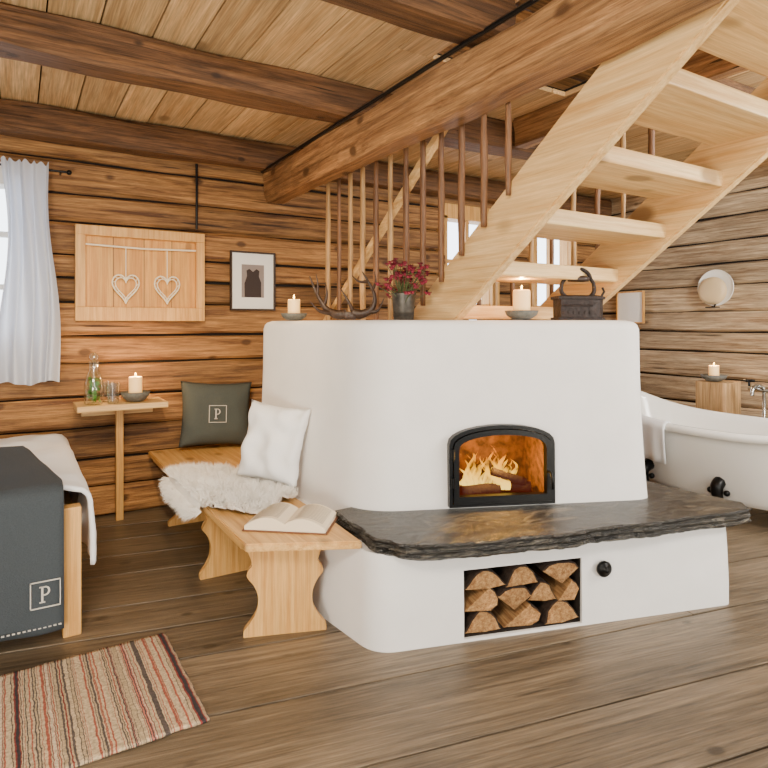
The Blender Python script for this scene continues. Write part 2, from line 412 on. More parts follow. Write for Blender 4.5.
window(1, *W1, 2, 3, M_mat); window(2, *W2, 2, 3, M_honeyz); window(3, *W3, 2, 3, M_honeyz)
bm = bmesh.new(); x = XL-0.1
OPX = (1.97, 3.05); OPY = 2.72
while x < XR+0.1:
    w = random.uniform(0.20, 0.27)
    xa, xb = x+0.004, x+w-0.004
    if xb > OPX[0] and xa < OPX[1]:
        box(bm, xa, xb, OPY, YB+0.1, ZC, ZC+0.03, 0.002)
        if xa < OPX[0]-0.02: box(bm, xa, OPX[0], YF, OPY-0.002, ZC, ZC+0.03, 0.002)
        if xb > OPX[1]+0.02: box(bm, OPX[1], xb, YF, OPY-0.002, ZC, ZC+0.03, 0.002)
    else: box(bm, xa, xb, YF, YB+0.1, ZC, ZC+0.03, 0.002)
    x += w
struct(mkobj("ceiling", bm, M_ceil))
bm = bmesh.new()
box(bm, XL-.1, 1.96, YF, YB+.1, ZC+.031, ZC+.05); box(bm, 3.06, XR+.1, YF, YB+.1, ZC+.031, ZC+.05); box(bm, 1.96, 3.06, OPY+0.02, YB+.1, ZC+.031, ZC+.05)
struct(mkobj("ceiling_backing", bm, M_dark))
bm = bmesh.new()
for z in [ZC+0.06+0.2*i for i in range(8)]:
    timber(bm, 'x', 1.0, 4.4, 3.3, z+0.1, 0.12, 0.19, 0.02, 0.5)
    timber(bm, 'y', YF, 3.3, 4.3, z+0.1, 0.12, 0.19, 0.02, 0.5)
    timber(bm, 'y', YF, 3.3, 1.0, z+0.1, 0.12, 0.19, 0.02, 0.5)
    timber(bm, 'x', 1.0, 4.4, YF, z+0.1, 0.12, 0.19, 0.02, 0.5)
struct(mkobj("wall_upper", bm, M_log))
bm = bmesh.new()
for i in range(18): box(bm, 0.9+0.2*i, 1.095+0.2*i, YF-.1, 3.4, 4.5, 4.53)
struct(mkobj("ceiling_upper", bm, M_ceil))
def beamobj(name, axis, u0, u1, c1, c2, w1, w2, mat, lab, jit=0.012, ch=0.022):
    bm = bmesh.new(); timber(bm, axis, u0, u1, c1, c2, w1, w2, ch, 0.15, jit)
    o = mkobj(name, bm, mat); return tag(o, lab, "beam")
JL = "dark aged ceiling joist under pale plank ceiling"
for yc in (3.36, 2.09, 0.8):
    if yc > 3: beamobj("ceiling_joist", 'x', XL, XR, yc, 2.79, 0.22, 0.2, M_beam, JL)["group"] = "ceiling joists"
    else:
        beamobj("ceiling_joist", 'x', XL, 1.9, yc, 2.79, 0.22, 0.2, M_beam, JL)["group"] = "ceiling joists"
        beamobj("ceiling_joist", 'x', 3.2, XR, yc, 2.79, 0.22, 0.2, M_beam, JL)["group"] = "ceiling joists"
beamobj("ceiling_joist", 'x', XL, XR, 4.71, 2.77, 0.17, 0.2, M_beam, "dark aged wall beam along top of log wall")["group"] = "ceiling joists"
beamobj("ceiling_joist", 'y', YF, 3.2, 3.12, 2.79, 0.14, 0.2, M_beamy, "aged trimmer beam beside the stair opening")["group"] = "ceiling joists"
mb = beamobj("main_beam", 'y', -0.6, 4.80, 1.865, 2.56, 0.21, 0.26, M_beamy, "massive hand-hewn wooden beam carrying the ceiling joists", 0.018, 0.034)
bm = bmesh.new(); tube(bm, [(1.736, -0.6, 2.675), (1.736, 2, 2.678), (1.736, 4.78, 2.675)], 0.012)
tag(mkobj("cable", bm, M_black), "black cable running along the top of the beam", "cable")
bm = bmesh.new(); tube(bm, [(1.2, 4.77, 2.66), (1.2, 4.765, 2.4), (1.2, 4.77, 2.15)], 0.010)
tag(mkobj("cable", bm, M_black), "short black cable hanging down the log wall", "cable")

# ------------------------------------------------------------------ staircase
ST = tag(empty("staircase", (2.5, 4.4, 0)), "open pine staircase with plank treads and spindles", "staircase")
def zu(y): return 2.545-0.72*(y-1.44)
SH = 0.345
def loc(p): return (p[0]-2.5, p[1]-4.4, p[2])
for x0, x1 in ((1.975, 2.035), (2.95, 3.01)):
    bm = bmesh.new(); ya = 0.1
    yl = (2.545-SH)/0.72+1.44
    P = [(yl, 0.0), (yl+0.3, 0.0), (yl+0.3, max(0.02, zu(yl+0.3))), (ya, zu(ya)), (ya, zu(ya)-SH)]
    loft(bm, [[loc((x0, y, z)) for y, z in P], [loc((x1, y, z)) for y, z in P]])
    bmesh.ops.bevel(bm, geom=list(bm.edges), offset=0.008, segments=2, affect='EDGES')
    mkobj("stringer", bm, M_piney, parent=ST)
for k in range(-6, 9):
    yc = 1.83+0.30*(3-k); zc = 2.115-0.215*(3-k)
    bm = bmesh.new(); box(bm, -0.475, 0.46, yc-0.19-4.4, yc+0.17-4.4, zc-0.038, zc+0.038, 0.010)
    mkobj("tread", bm, M_pinex, parent=ST)
def spindle(x, y, z0, z1, mat):
    bm = bmesh.new(); h = z1-z0; sd = random.uniform(0, 50); base_r = random.uniform(0.0145, 0.0185)
    pts = []; rd = []
    N = 18
    for i in range(N+1):
        t = i/N
        pts.append((noise.noise((t*3, sd, 0))*0.006*math.sin(math.pi*t), noise.noise((t*3, sd, 9))*0.006*math.sin(math.pi*t), t*h))
        rd.append(base_r*(0.85+0.22*math.sin(t*math.pi)+0.18*noise.noise((t*6, sd, 4))))
    tube(bm, pts, rd, 8)
    return mkobj("baluster", bm, mat, loc=loc((x, y, z0)), parent=ST, smooth=True)
for k in range(12):
    y = 2.08+0.172*k
    spindle(1.951, y, max(0.5, zu(y)-0.08), 2.44, M_red if k < 6 or k % 3 == 1 else M_tan)
def rail(bm, x, ya, yb, off, w=0.05, h=0.06):
    P = [(ya, zu(ya)+off), (yb, zu(yb)+off)]
    loft(bm, [[loc((x-w/2, y, z-h/2)), loc((x+w/2, y, z-h/2)), loc((x+w/2, y, z+h/2)), loc((x-w/2, y, z+h/2))] for y, z in P])
bm = bmesh.new(); rail(bm, 2.0, 2.62, 4.45, 0.80, 0.04, 0.05); mkobj("handrail", bm, M_piney, parent=ST)
bm = bmesh.new(); rail(bm, 2.98, 2.62, 4.45, 0.80); mkobj("handrail", bm, M_piney, parent=ST)
for k in range(13):
    y = 2.05+0.18*k
    spindle(2.98, y, zu(y)-0.02, min(zu(y)+0.80, 2.9), M_tan if k % 2 else M_red)

# ------------------------------------------------------------------ fireplace
FP = tag(empty("fireplace", (2.0, 2.6, 0)), "white plastered masonry fireplace with slate ledge and arched stove door", "fireplace")
def fl(p): return (p[0]-2.0, p[1]-2.6)
body_poly = [(1.300, 3.77), (1.44, 2.55), (2.90, 1.93), (3.0, 2.74), (1.84, 2.74), (1.84, 3.77)]
rads = [0.10, 0.32, 0.12, 0.05, 0.03, 0.06]
rings = []
H0, H1 = 0.40, 1.425
for t in [0, 0.08, 0.2, 0.35, 0.5, 0.7, 0.95, 0.975, 0.99, 1.0]:
    z = H0+(H1-H0)*t
    ins = 0.03*(1-(1-min(t, 1))**2)
    if t > 0.95: ins += 0.04*(1-math.sqrt(max(0, 1-((t-0.95)/0.05)**2)))
    pl = fillet(offset_poly([fl(p) for p in body_poly], ins), rads)
    rings.append([(x, y, z) for x, y in pl])
bm = bmesh.new(); loft(bm, rings)
body = mkobj("chimney_body", bm, M_plast)
A1 = math.radians(-23.0)
DZ = 0.018
DO = Vector((2.083-2.0, 2.276-2.6, 0.0))
def arch(w, zs, zt, n=14, zb=0.49):
    P = [(-w/2, zb+DZ), (w/2, zb+DZ)]
    for k in range(n+1):
        a = math.pi*k/n; P.append((w/2*math.cos(a), DZ+zs+(zt-zs)*math.sin(a)**0.85))
    return P
RM = Matrix.Translation(DO) @ Matrix.Rotation(A1, 4, 'Z')
def cutter(P, y0, y1, MM):
    b2 = bmesh.new(); loft(b2, [[tuple(MM @ Vector((x, y0, z))) for x, z in P], [tuple(MM @ Vector((x, y1, z))) for x, z in P]]); return b2
boolean_cut(body, cutter(arch(0.49, 0.77, 0.85), -0.2, 0.34, RM))
for p in body.data.polygons: p.use_smooth = True
try: body.data.set_sharp_from_angle(angle=math.radians(35))
except Exception: pass
body.parent = FP
SD = empty("stove_door", tuple(DO+Vector((-0.002, -0.012, 0))), (math.radians(-1.2), 0, A1), parent=FP)
SD["label"] = "arched black iron stove door with glass pane"
def ringprism(P, Q, y0, y1, bm):
    n = len(P)
    v = [[bm.verts.new((x, yy, z)) for x, z in R] for yy in (y0, y1) for R in (P, Q)]
    for k in range(n):
        k2 = (k+1) % n
        bm.faces.new((v[0][k], v[0][k2], v[1][k2], v[1][k])); bm.faces.new((v[2][k], v[2][k2], v[3][k2], v[3][k]))
        bm.faces.new((v[0][k], v[0][k2], v[2][k2], v[2][k])); bm.faces.new((v[1][k], v[1][k2], v[3][k2], v[3][k]))
bm = bmesh.new(); ringprism(arch(0.55, 0.785, 0.880, zb=0.478), arch(0.515, 0.775, 0.862, zb=0.494), -0.03, 0.03, bm)
mkobj("outer_frame", bm, M_black, parent=SD)
bm = bmesh.new(); ringprism(arch(0.508, 0.772, 0.858, zb=0.498), arch(0.455, 0.762, 0.832, zb=0.532), -0.04, 0.0, bm)
mkobj("door_leaf", bm, M_black, parent=SD)
bm = bmesh.new(); tube(bm, [(0.235, -0.04, 0.66), (0.235, -0.07, 0.66), (0.243, -0.075, 0.62), (0.243, -0.075, 0.58)], 0.007)
mkobj("handle", bm, M_black, parent=SD, smooth=True)
for z in (0.62, 0.76):
    bm = bmesh.new(); lathe(bm, [(0.011, -0.025), (0.011, 0.025)], 10, c=(-0.26, -0.04, z), cap1=True); mkobj("hinge", bm, M_black, parent=SD)
bm = bmesh.new(); P = arch(0.48, 0.765, 0.84, zb=0.495)
R = [[bm.verts.new((x, yy, z)) for x, z in P] for yy in (0.02, 0.33)]
n = len(P)
for k in range(n): bm.faces.new((R[0][k], R[0][(k+1)%n], R[1][(k+1)%n], R[1][k]))
bm.faces.new(R[1])
mkobj("firebox", bm, M_soot, parent=SD)
base_poly = [(1.26, 3.75), (1.25, 2.6), (1.294, 2.19), (3.07, 1.65), (3.12, 2.15), (3.02, 2.72), (1.84, 2.72), (1.84, 3.75)]
A2 = math.atan2(-0.54, 1.756)
rr = []
for z, ins in ((0, 0.0), (0.1, 0.0), (0.3, 0.005), (0.415, 0.01)):
    rr.append([(x, y, z) for x, y in fillet(offset_poly([fl(p) for p in base_poly], ins), [0.03, 0.1, 0.16, 0.05, 0.05, 0.03, 0.02, 0.03])])
bm = bmesh.new(); loft(bm, rr)
base = mkobj("base", bm, M_plast)
NM = Matrix.Translation((1.963-2.0, 1.984-2.6, 0)) @ Matrix.Rotation(A2, 4, 'Z')
boolean_cut(base, cutter([(-0.294, 0.012), (0.294, 0.012), (0.294, 0.315), (-0.294, 0.315)], -0.2, 0.42, NM))
for p in base.data.polygons: p.use_smooth = True
try: base.data.set_sharp_from_angle(angle=math.radians(35))
except Exception: pass
base.parent = FP
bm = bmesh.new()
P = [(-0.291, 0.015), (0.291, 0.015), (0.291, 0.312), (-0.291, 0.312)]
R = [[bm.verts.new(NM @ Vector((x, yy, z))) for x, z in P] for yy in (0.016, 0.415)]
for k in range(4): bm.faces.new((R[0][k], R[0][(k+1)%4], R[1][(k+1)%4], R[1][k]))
bm.faces.new(R[1]); mkobj("wood_niche", bm, M_nich, parent=FP)  # liner sheet painted dark for the shade inside the niche
sl = [(1.345, 2.66), (1.325, 2.42), (1.31, 2.25), (1.36, 2.11), (1.47, 2.04), (1.62, 1.97), (1.85, 1.90), (2.05, 1.835), (2.3, 1.785), (2.56, 1.715), (2.8, 1.67), (3.02, 1.61), (3.14, 1.60), (3.20, 1.69), (3.18, 1.9), (3.17, 2.25), (2.9, 2.6), (1.8, 2.70)]
per = []
for i in range(len(sl)):
    a = Vector(sl[i]); b = Vector(sl[(i+1) % len(sl)]); m = max(2, int((b-a).length/0.018))
    for k in range(m): per.append(a.lerp(b, k/m))
cen = Vector((2.3, 2.3)); rings = []
for lv, (ins, z) in enumerate([(0.06, 0.410), (0.016, 0.411), (0.004, 0.422), (0.016, 0.434), (0.002, 0.446), (0.012, 0.460), (0.0, 0.474), (0.008, 0.482), (0.15, 0.483), (0.4, 0.483)]):
    ring = []
    for p in per:
        d2 = (cen-p).normalized()
        j = noise.noise((p.x*7, p.y*7, 1))*0.016+noise.noise((p.x*34, p.y*34, lv*3.3))*0.013
        q = p+d2*(ins+(j if lv < 8 else 0)); zz = z+(noise.noise((q.x*5, q.y*5, 3))*0.002 if lv > 3 else noise.noise((q.x*9, q.y*9, 8))*0.006)
        ring.append((q.x-2.0, q.y-2.6, zz))
    rings.append(ring)
bm = bmesh.new(); loft(bm, rings)
mkobj("hearth_slab", bm, M_stone, parent=FP)
bm = bmesh.new()
lathe(bm, [(0.036, 0), (0.038, 0.012), (0.030, 0.022), (0.012, 0.026), (0.011, 0.036), (0.004, 0.038)], 24, cap1=True)
mkobj("air_vent_knob", bm, M_black, loc=(2.343-2.0-0.003, 1.867-2.6-0.008, 0.262), rot=(math.radians(90), 0, A2), parent=FP, smooth=True)

# fire
FE = Matrix.Translation(Vector((2.0, 2.6, 0))) @ RM
fpos = FE @ Vector((0, 0.17, 0.51))
bm = bmesh.new()
random.seed(3)
for i in range(34):
    x = random.uniform(-0.15, 0.14); y = random.uniform(-0.08, 0.07); h = random.uniform(0.08, 0.27)*(1-abs(x)*2.8); r = random.uniform(0.007, 0.020)
    ph = random.uniform(0, 6); pts = []; rd = []
    for k in range(13):
        t = k/12; pts.append((x+0.035*math.sin(ph+t*6)*t-0.05*x*t*8*0.3, y+0.012*math.cos(ph+t*4)*t, 0.03+h*t)); rd.append(max(0.001, r*(math.sin(math.pi*(0.2+0.8*t)**0.9))))
    tube(bm, pts, rd, 8, flat=0.5)
fire = mkobj("fire", bm, M_fire, loc=fpos, rot=(0, 0, A1), smooth=True); fire["kind"] = "stuff"
tag(fire, "orange flames burning behind the stove door", "fire")
def firelog(p, ln, r):
    b2 = bmesh.new(); pts = [(-ln/2+ln*k/6, noise.noise((k, p[0]*9, 0))*0.01, 0) for k in range(7)]
    tube(b2, pts, [r*(1+0.15*noise.noise((k, 5, p[0]*7))) for k in range(7)], 9)
    return b2
FG = "burning logs in the stove"
for (x, y, z, ln, r, rz, ry) in [(-0.08, 0.09, 0.545, 0.22, 0.030, 0.2, 0.0), (0.11, 0.14, 0.545, 0.20, 0.030, -0.3, 0.0), (0.08, 0.10, 0.606, 0.20, 0.022, 0.1, 0.35), (-0.06, 0.23, 0.61, 0.20, 0.022, -0.2, -0.5)]:
    p = FE @ Vector((x, y, z))
    o = mkobj("burning_log", firelog((x, y, z), ln, r), M_char, loc=p, rot=(0, ry, A1+rz), smooth=True)
    tag(o, "charred log glowing in the fire", "log", FG)

# firewood
NW = Matrix.Translation((1.963, 1.984, 0)) @ Matrix.Rotation(A2, 4, 'Z')
def splitlog(w, h, style, seed):
    random.seed(seed)
    if style == 0:      # half round, bark on top
        P = [(-w/2, h*0.06), (0.05*w, 0.0), (w/2, 0.08*h)]
        for k in range(1, 7):
            a = k/7; P.append((w/2-w*a, h*math.sin(math.pi*a)**0.7))
        bark = {k for k in range(2, len(P))}
    elif style == 1:    # quarter wedge, point down
        P = [(0.02*w, 0), (w/2, h*0.62), (w*0.40, h*0.88), (w*0.18, h*0.99), (-w*0.12, h), (-w*0.36, h*0.90), (-w/2, h*0.66)]
        bark = {1, 2, 3, 4, 5}
    else:               # quarter wedge on its side
        P = [(-w/2, h*0.05), (w*0.3, 0), (w*0.46, h*0.25), (w/2, h*0.55), (w*0.40, h*0.85), (w*0.2, h)]
        bark = {1, 2, 3, 4}
    P = [(x+random.uniform(-.005, .005), z+random.uniform(0, .003)) for x, z in P]
    b2 = bmesh.new(); n = len(P); R = []
    L = random.uniform(0.28, 0.31)
    cx = sum(p[0] for p in P)/n; cz = sum(p[1] for p in P)/n
    for i in range(4):
        yy = -L/2+L*i/3
        R.append([b2.verts.new((x*(1+random.uniform(-.04, .02)), yy+(random.uniform(-.008, .008) if i == 0 else 0), z*(1+random.uniform(-.03, .01)))) for x, z in P])
    ring2 = [b2.verts.new((cx+(v.co.x-cx)*0.88, v.co.y-0.003, cz+(v.co.z-cz)*0.88)) for v in R[0]]
    for k in range(n):
        f = b2.faces.new((R[0][k], R[0][(k+1)%n], ring2[(k+1)%n], ring2[k])); f.material_index = 1 if k in bark else 0
    b2.faces.new(ring2)
    for i in range(3):
        for k in range(n):
            f = b2.faces.new((R[i][k], R[i][(k+1)%n], R[i+1][(k+1)%n], R[i+1][k])); f.material_index = 1 if k in bark else 0
    b2.faces.new(R[-1])
    return b2
lg = [(-0.195, 0.018, .185, .10, 0), (0.0, 0.018, .185, .10, 2), (0.193, 0.018, .185, .105, 0),
      (-0.205, 0.118, .165, .105, 2), (-0.045, 0.108, .165, .105, 1), (0.105, 0.120, .145, .09, 0), (0.232, 0.116, .11, .095, 2),
      (-0.185, 0.218, .20, .088, 0), (-0.005, 0.212, .165, .096, 0), (0.185, 0.208, .20, .098, 1)]
for i, (x, z, w, h, s) in enumerate(lg):
    p = NW @ Vector((x, 0.165+random.uniform(-.012, .02), z))
    o = mkobj("firewood_log", splitlog(w, h, s, i), [M_split, M_bark], loc=p, rot=(0, random.uniform(-.05, .05), A2))
    tag(o, "split firewood log with pale cut end and bark", "firewood", "firewood stacked in the niche")
random.seed(19)

# ------------------------------------------------------------------ bench
BN = tag(empty("bench", (1.1, 3.5, 0)), "long pine corner bench with shaped plank legs", "bench")
bp = [(0.84, 2.52), (1.29, 2.29), (1.302, 2.6), (1.290, 3.79), (1.66, 3.81), (1.66, 4.76), (0.84, 4.76)]
bm = bmesh.new(); prism(bm, [(x-1.1, y-3.5) for x, y in bp], 0.418, 0.454)
bmesh.ops.bevel(bm, geom=list(bm.edges), offset=0.006, segments=2, affect='EDGES')
mkobj("seat", bm, M_bench, parent=BN)
def legpanel(yc, x0, x1, ang, t=0.035):
    half = (x1-x0)/2
    pr = [(0, 1.0), (0.03, 0.99), (0.07, 0.82), (0.12, 0.68), (0.18, 0.66), (0.23, 0.76), (0.27, 0.92), (0.30, 0.88), (0.33, 0.80), (0.418, 0.98)]
    pts = smoothpts([(half*r, z, 0) for z, r in pr], 4)
    right = [(p.x, max(0, p.y)) for p in pts]
    poly = right+[(-x, z) for x, z in reversed(right)]
    b2 = bmesh.new(); loft(b2, [[(x, -t/2, z) for x, z in poly], [(x, t/2, z) for x, z in poly]])
    return mkobj("leg", b2, M_honeyz, loc=((x0+x1)/2-1.1, yc-3.5, 0), rot=(0, 0, ang), parent=BN)
legpanel(2.57, 0.86, 1.23, math.radians(-20)); legpanel(3.35, 0.86, 1.20, 0); legpanel(4.35, 0.90, 1.5, 0)
boxobj("stretcher", (-0.06, -0.02, -0.93, 1.05, 0.35, 0.418), M_bench, 0.004, parent=BN)
boxobj("apron", (-0.235, -0.20, -0.85, 1.22, 0.385, 0.418), M_bench, 0.003, parent=BN)

# sheepskin
random.seed(5)
def skin(u, v):
    s = u*0.31; x = 1.00+s; z = 0.458
    if x < 0.86:
        d = 0.86-x; x = 0.86-min(d, 0.03)-0.01; z = 0.455-max(0, d-0.02)*0.95
    return Vector((min(x, 1.262), 3.36+v*0.53-0.26*u, z))
def inside(u, v):
    a = math.atan2(v, u); r = math.hypot(u, v)
    return r < 0.88+0.10*math.sin(a*3+1)+0.06*math.sin(a*5+2)
def puff(u, v):
    return max(0.0, 1-math.hypot(u, v)**3)*(0.055+0.035*noise.noise((u*4, v*4, 2)))+0.008
bm = bmesh.new(); n = 40; G = {}
for i in range(n+1):
    for j in range(n+1):
        u, v = 2*i/n-1, 2*j/n-1
        if inside(u, v):
            p = skin(u, v); h = puff(u, v)
            G[(i, j)] = bm.verts.new(p+(Vector((0, 0, h)) if p.z > 0.44 else Vector((-h*0.5, 0, 0))))
for i in range(n):
    for j in range(n):
        q = [(i, j), (i+1, j), (i+1, j+1), (i, j+1)]
        if all(c in G for c in q): bm.faces.new([G[c] for c in q])
hide = mkobj("sheepskin", bm, M_fur, smooth=True); tag(hide, "fluffy cream sheepskin draped over the bench", "sheepskin")
bm = bmesh.new()
cnt = 0
while cnt < 28000:
    u, v = random.uniform(-1, 1), random.uniform(-1, 1)
    if not inside(u, v): continue
    cnt += 1
    p = skin(u, v); h = puff(u, v)
    cl = noise.noise((u*9, v*9, 7)); c2 = noise.noise((u*9, v*9, 27))
    if p.z > 0.44:
        p = p+Vector((0, 0, h*0.8))
        d = Vector((u*0.7+cl*2.2+random.uniform(-.3, .3), v*0.6+c2*2.2+random.uniform(-.3, .3), 0.7)).normalized()
    else:
        p = p+Vector((-h*0.4, 0, 0)); d = Vector((-0.7, cl+random.uniform(-.3, .3), -0.3+c2)).normalized()
    L = random.uniform(0.032, 0.070); w = 0.0019
    sd = d.cross(Vector((random.uniform(-1, 1), random.uniform(-1, 1), 0.1))).normalized()*w
    cu = Vector((d.y, -d.x, -0.6))*L*0.5*(1 if random.random() < 0.5 else -0.6)
    a, b_, c, e = p-sd, p+sd, p+d*L*0.6+sd*0.8, p+d*L*0.6-sd*0.8
    t = p+d*L+cu*0.6
    if t.x > 0.84 and t.z < 0.458: t.z = 0.459
    for q in (c, e, t): q.x = min(q.x, 1.285)
    V = [bm.verts.new(q) for q in (a, b_, c, e, t)]
    bm.faces.new((V[0], V[1], V[2], V[3])); bm.faces.new((V[3], V[2], V[4]))
wl = mkobj("wool", bm, M_fur, parent=hide, kind="stuff", recalc=False)

# cushions
o = mkobj("cushion", cushion_bm(0.54, 0.50, 0.15, seed=3), M_greyg, loc=(1.29, 4.56, 0.475), rot=(math.radians(-13), math.radians(3), math.radians(-8)), smooth=True)
tag(o, "grey wool cushion with stitched letter emblem against the log wall", "cushion")
emblem("emblem", 0.13, M_stitch, (0.0, -0.080, 0.24), (0, 0, 0), o)
o = mkobj("pillow", cushion_bm(0.40, 0.44, 0.14, seed=9, wr=0.014), M_white, loc=(1.175, 3.18, 0.525), rot=(math.radians(-13), math.radians(5), math.radians(-55)), smooth=True)
tag(o, "white linen pillow leaning against the fireplace", "pillow")

# open book
BK = tag(empty("book", (1.115, 2.66, 0.454), (0, 0, math.radians(-39))), "open book with cream pages lying on the bench", "book")
bm = bmesh.new(); box(bm, -0.20, 0.20, -0.128, 0.128, 0.001, 0.006, 0.001); mkobj("cover", bm, M_cover, parent=BK)
def pz(t): return 0.016+0.055*math.sin(math.pi*min(1, t*0.85+0.10))**0.8*(1-0.25*t)
bm = bmesh.new()
for s in (-1, 1):
    sec = [(s*0.19*(k/10), pz(k/10)) for k in range(11)]
    bot = [(s*0.19*(1-k/4), 0.0065) for k in range(5)]
    loft(bm, [[(x, -0.12, z) for x, z in sec+bot], [(x, 0.12, z) for x, z in sec+bot]])
mkobj("pages", bm, M_paper, parent=BK)
bm = bmesh.new()
for s in (-1, 1):
    sec = [(s*0.19*(k/10), pz(k/10)+0.001) for k in range(2, 10)]
    for r_ in range(13):
        yy = 0.095-r_*0.0155
        for k in range(len(sec)-1):
            (x0, z0), (x1, z1) = sec[k], sec[k+1]
            bm.faces.new([bm.verts.new(q) for q in ((x0, yy, z0), (x1, yy, z1), (x1, yy+0.004, z1), (x0, yy+0.004, z0))])
mkobj("print_lines", bm, simple("ink", rgb(130,114,90), 0.8), parent=BK, kind="stuff")

# ------------------------------------------------------------------ candles
def bowl(p, r, h, lab):
    bm = bmesh.new(); lathe(bm, [(r*0.35, 0), (r*0.55, h*0.08), (r*0.88, h*0.5), (r, h), (r*0.9, h), (r*0.78, h*0.55), (r*0.4, h*0.3), (0.001, h*0.28)], 26)
    return tag(mkobj("bowl", bm, M_bowl, loc=p, smooth=True), lab, "bowl")
def candle(p, r, h, lab, pw=1.2):
    C = tag(empty("candle", p), lab, "candle")
    bm = bmesh.new(); lathe(bm, [(r*0.96, 0), (r, 0.004), (r, h-0.006), (r*0.93, h), (r*0.7, h-0.006), (0.001, h-0.008)], 24)
    mkobj("wax", bm, M_wax, parent=C, smooth=True)
    bm = bmesh.new(); tube(bm, [(0, 0, h-0.008), (0.001, 0, h+0.008)], 0.0014, 5); mkobj("wick", bm, M_black, parent=C)
    bm = bmesh.new(); lathe(bm, [(0.001, h+0.002), (0.005, h+0.008), (0.0055, h+0.013), (0.003, h+0.021), (0.0005, h+0.027)], 10, cap1=True)
    mkobj("flame", bm, M_cflame, parent=C, smooth=True)
    l = bpy.data.lights.new("candle_glow", 'POINT'); l.energy = pw; l.color = (1, 0.60, 0.26); l.shadow_soft_size = 0.008
    lo = bpy.data.objects.new("candle_glow", l); COL.objects.link(lo); lo.location = (p[0], p[1], p[2]+h+0.045)
def cset(p, br, bh, cr, ch, where, pw=4.0):
    bowl(p, br, bh, "grey stone bowl "+where)
    candle((p[0], p[1], p[2]+bh*0.30), cr, ch, "lit cream pillar candle "+where, pw)
cset((1.46, 3.45, 1.427), 0.082, 0.045, 0.038, 0.118, "on the fireplace top")
cset((2.31, 2.36, 1.427), 0.09, 0.05, 0.046, 0.145, "on the fireplace below the stairs")
cset((0.72, 4.56, 0.857), 0.10, 0.07, 0.045, 0.155, "on the small wall table", 9)
cset((5.36, 3.06, 0.892), 0.11, 0.06, 0.042, 0.125, "on the wooden post beside the bathtub", 6)

# ------------------------------------------------------------------ vase, flowers
bm = bmesh.new(); lathe(bm, [(0.05, 0), (0.053, 0.003), (0.062, 0.12), (0.066, 0.135), (0.066, 0.142), (0.060, 0.142), (0.055, 0.02), (0.001, 0.015)], 28)
tag(mkobj("flower_pot", bm, M_zinc, loc=(1.75, 2.66, 1.427), smooth=True), "dark zinc pot holding deep red flowers", "flower pot")
random.seed(21)
bm = bmesh.new(); tips = []
for i in range(64):
    a = random.uniform(0, 6.28); R_ = 0.145*math.sqrt(random.random()); h = random.uniform(0.15, 0.31)-R_*0.35
    tip = (R_*math.cos(a), R_*math.sin(a), h); tips.append(tip)
    tube(bm, smoothpts([(0.01*math.cos(a), 0.01*math.sin(a), 0), (0.03*math.cos(a), 0.03*math.sin(a), h*0.5), tip], 3), 0.0018, 4)
BQ = mkobj("bouquet", bm, M_stem, loc=(1.75, 2.66, 1.45)); tag(BQ, "bouquet of small dark red blossoms on thin stems", "flowers")
bm = bmesh.new()
for tip in tips:
    for q in range(2):
        c = Vector(tip)+Vector((random.uniform(-.015, .015), random.uniform(-.015, .015), random.uniform(-.01, .01)))
        for k in range(8):
            a = k*0.8; d = Vector((math.cos(a), math.sin(a), 0.5)).normalized(); sd = d.cross(Vector((0, 0, 1))).normalized()*0.008
            bm.faces.new([bm.verts.new(c), bm.verts.new(c+d*0.011+sd), bm.verts.new(c+d*0.022), bm.verts.new(c+d*0.011-sd)])
        bmesh.ops.create_icosphere(bm, subdivisions=1, radius=0.009, matrix=Matrix.Translation(c))
mkobj("blossoms", bm, M_flow, parent=BQ, kind="stuff")

# antlers
AN = tag(empty("antlers", (1.570, 2.94, 1.427), (0, 0, math.radians(-31))), "dark deer antlers lying on the fireplace top", "antlers")
AN.scale = (0.94, 0.96, 1.12)
bm = bmesh.new()
box(bm, -0.030, 0.045, -0.025, 0.025, 0.002, 0.042, 0.012); mkobj("skull_plate", bm, M_horn, parent=AN)
def antler(pts, rad, tines):
    b2 = bmesh.new(); sp = smoothpts(pts, 6); n = len(sp)
    tube(b2, sp, [rad*(1-0.9*(k/(n-1))**1.3)+0.001 for k in range(n)], 10)
    for tp, rd in tines:
        q = smoothpts(tp, 5); m = len(q); tube(b2, q, [rd*(1-0.93*k/(m-1))+0.0006 for k in range(m)], 8)
    mkobj("antler", b2, M_horn, parent=AN, smooth=True)
antler([(-0.02, 0, 0.03), (-0.08, 0.01, 0.03), (-0.14, 0.03, 0.06), (-0.19, 0.04, 0.13), (-0.235, 0.04, 0.22)], 0.024,
       [([(-0.10, 0.02, 0.035), (-0.17, -0.03, 0.045), (-0.22, -0.05, 0.09)], 0.014), ([(-0.15, 0.04, 0.07), (-0.13, 0.02, 0.13), (-0.14, 0.02, 0.19)], 0.013), ([(-0.19, 0.04, 0.13), (-0.185, 0.03, 0.18), (-0.195, 0.02, 0.23)], 0.010)])
antler([(0.02, 0, 0.035), (0.08, -0.01, 0.03), (0.14, -0.02, 0.06), (0.15, -0.02, 0.13), (0.08, 0, 0.24)], 0.025,
       [([(0.03, 0, 0.035), (0.0, -0.02, 0.09), (-0.05, -0.02, 0.16)], 0.015), ([(0.11, -0.02, 0.045), (0.17, -0.03, 0.045), (0.21, -0.04, 0.11)], 0.014), ([(0.14, -0.02, 0.15), (0.16, -0.04, 0.19), (0.15, -0.04, 0.24)], 0.010), ([(0.11, -0.01, 0.19), (0.06, -0.03, 0.19), (0.02, -0.03, 0.22)], 0.009)])

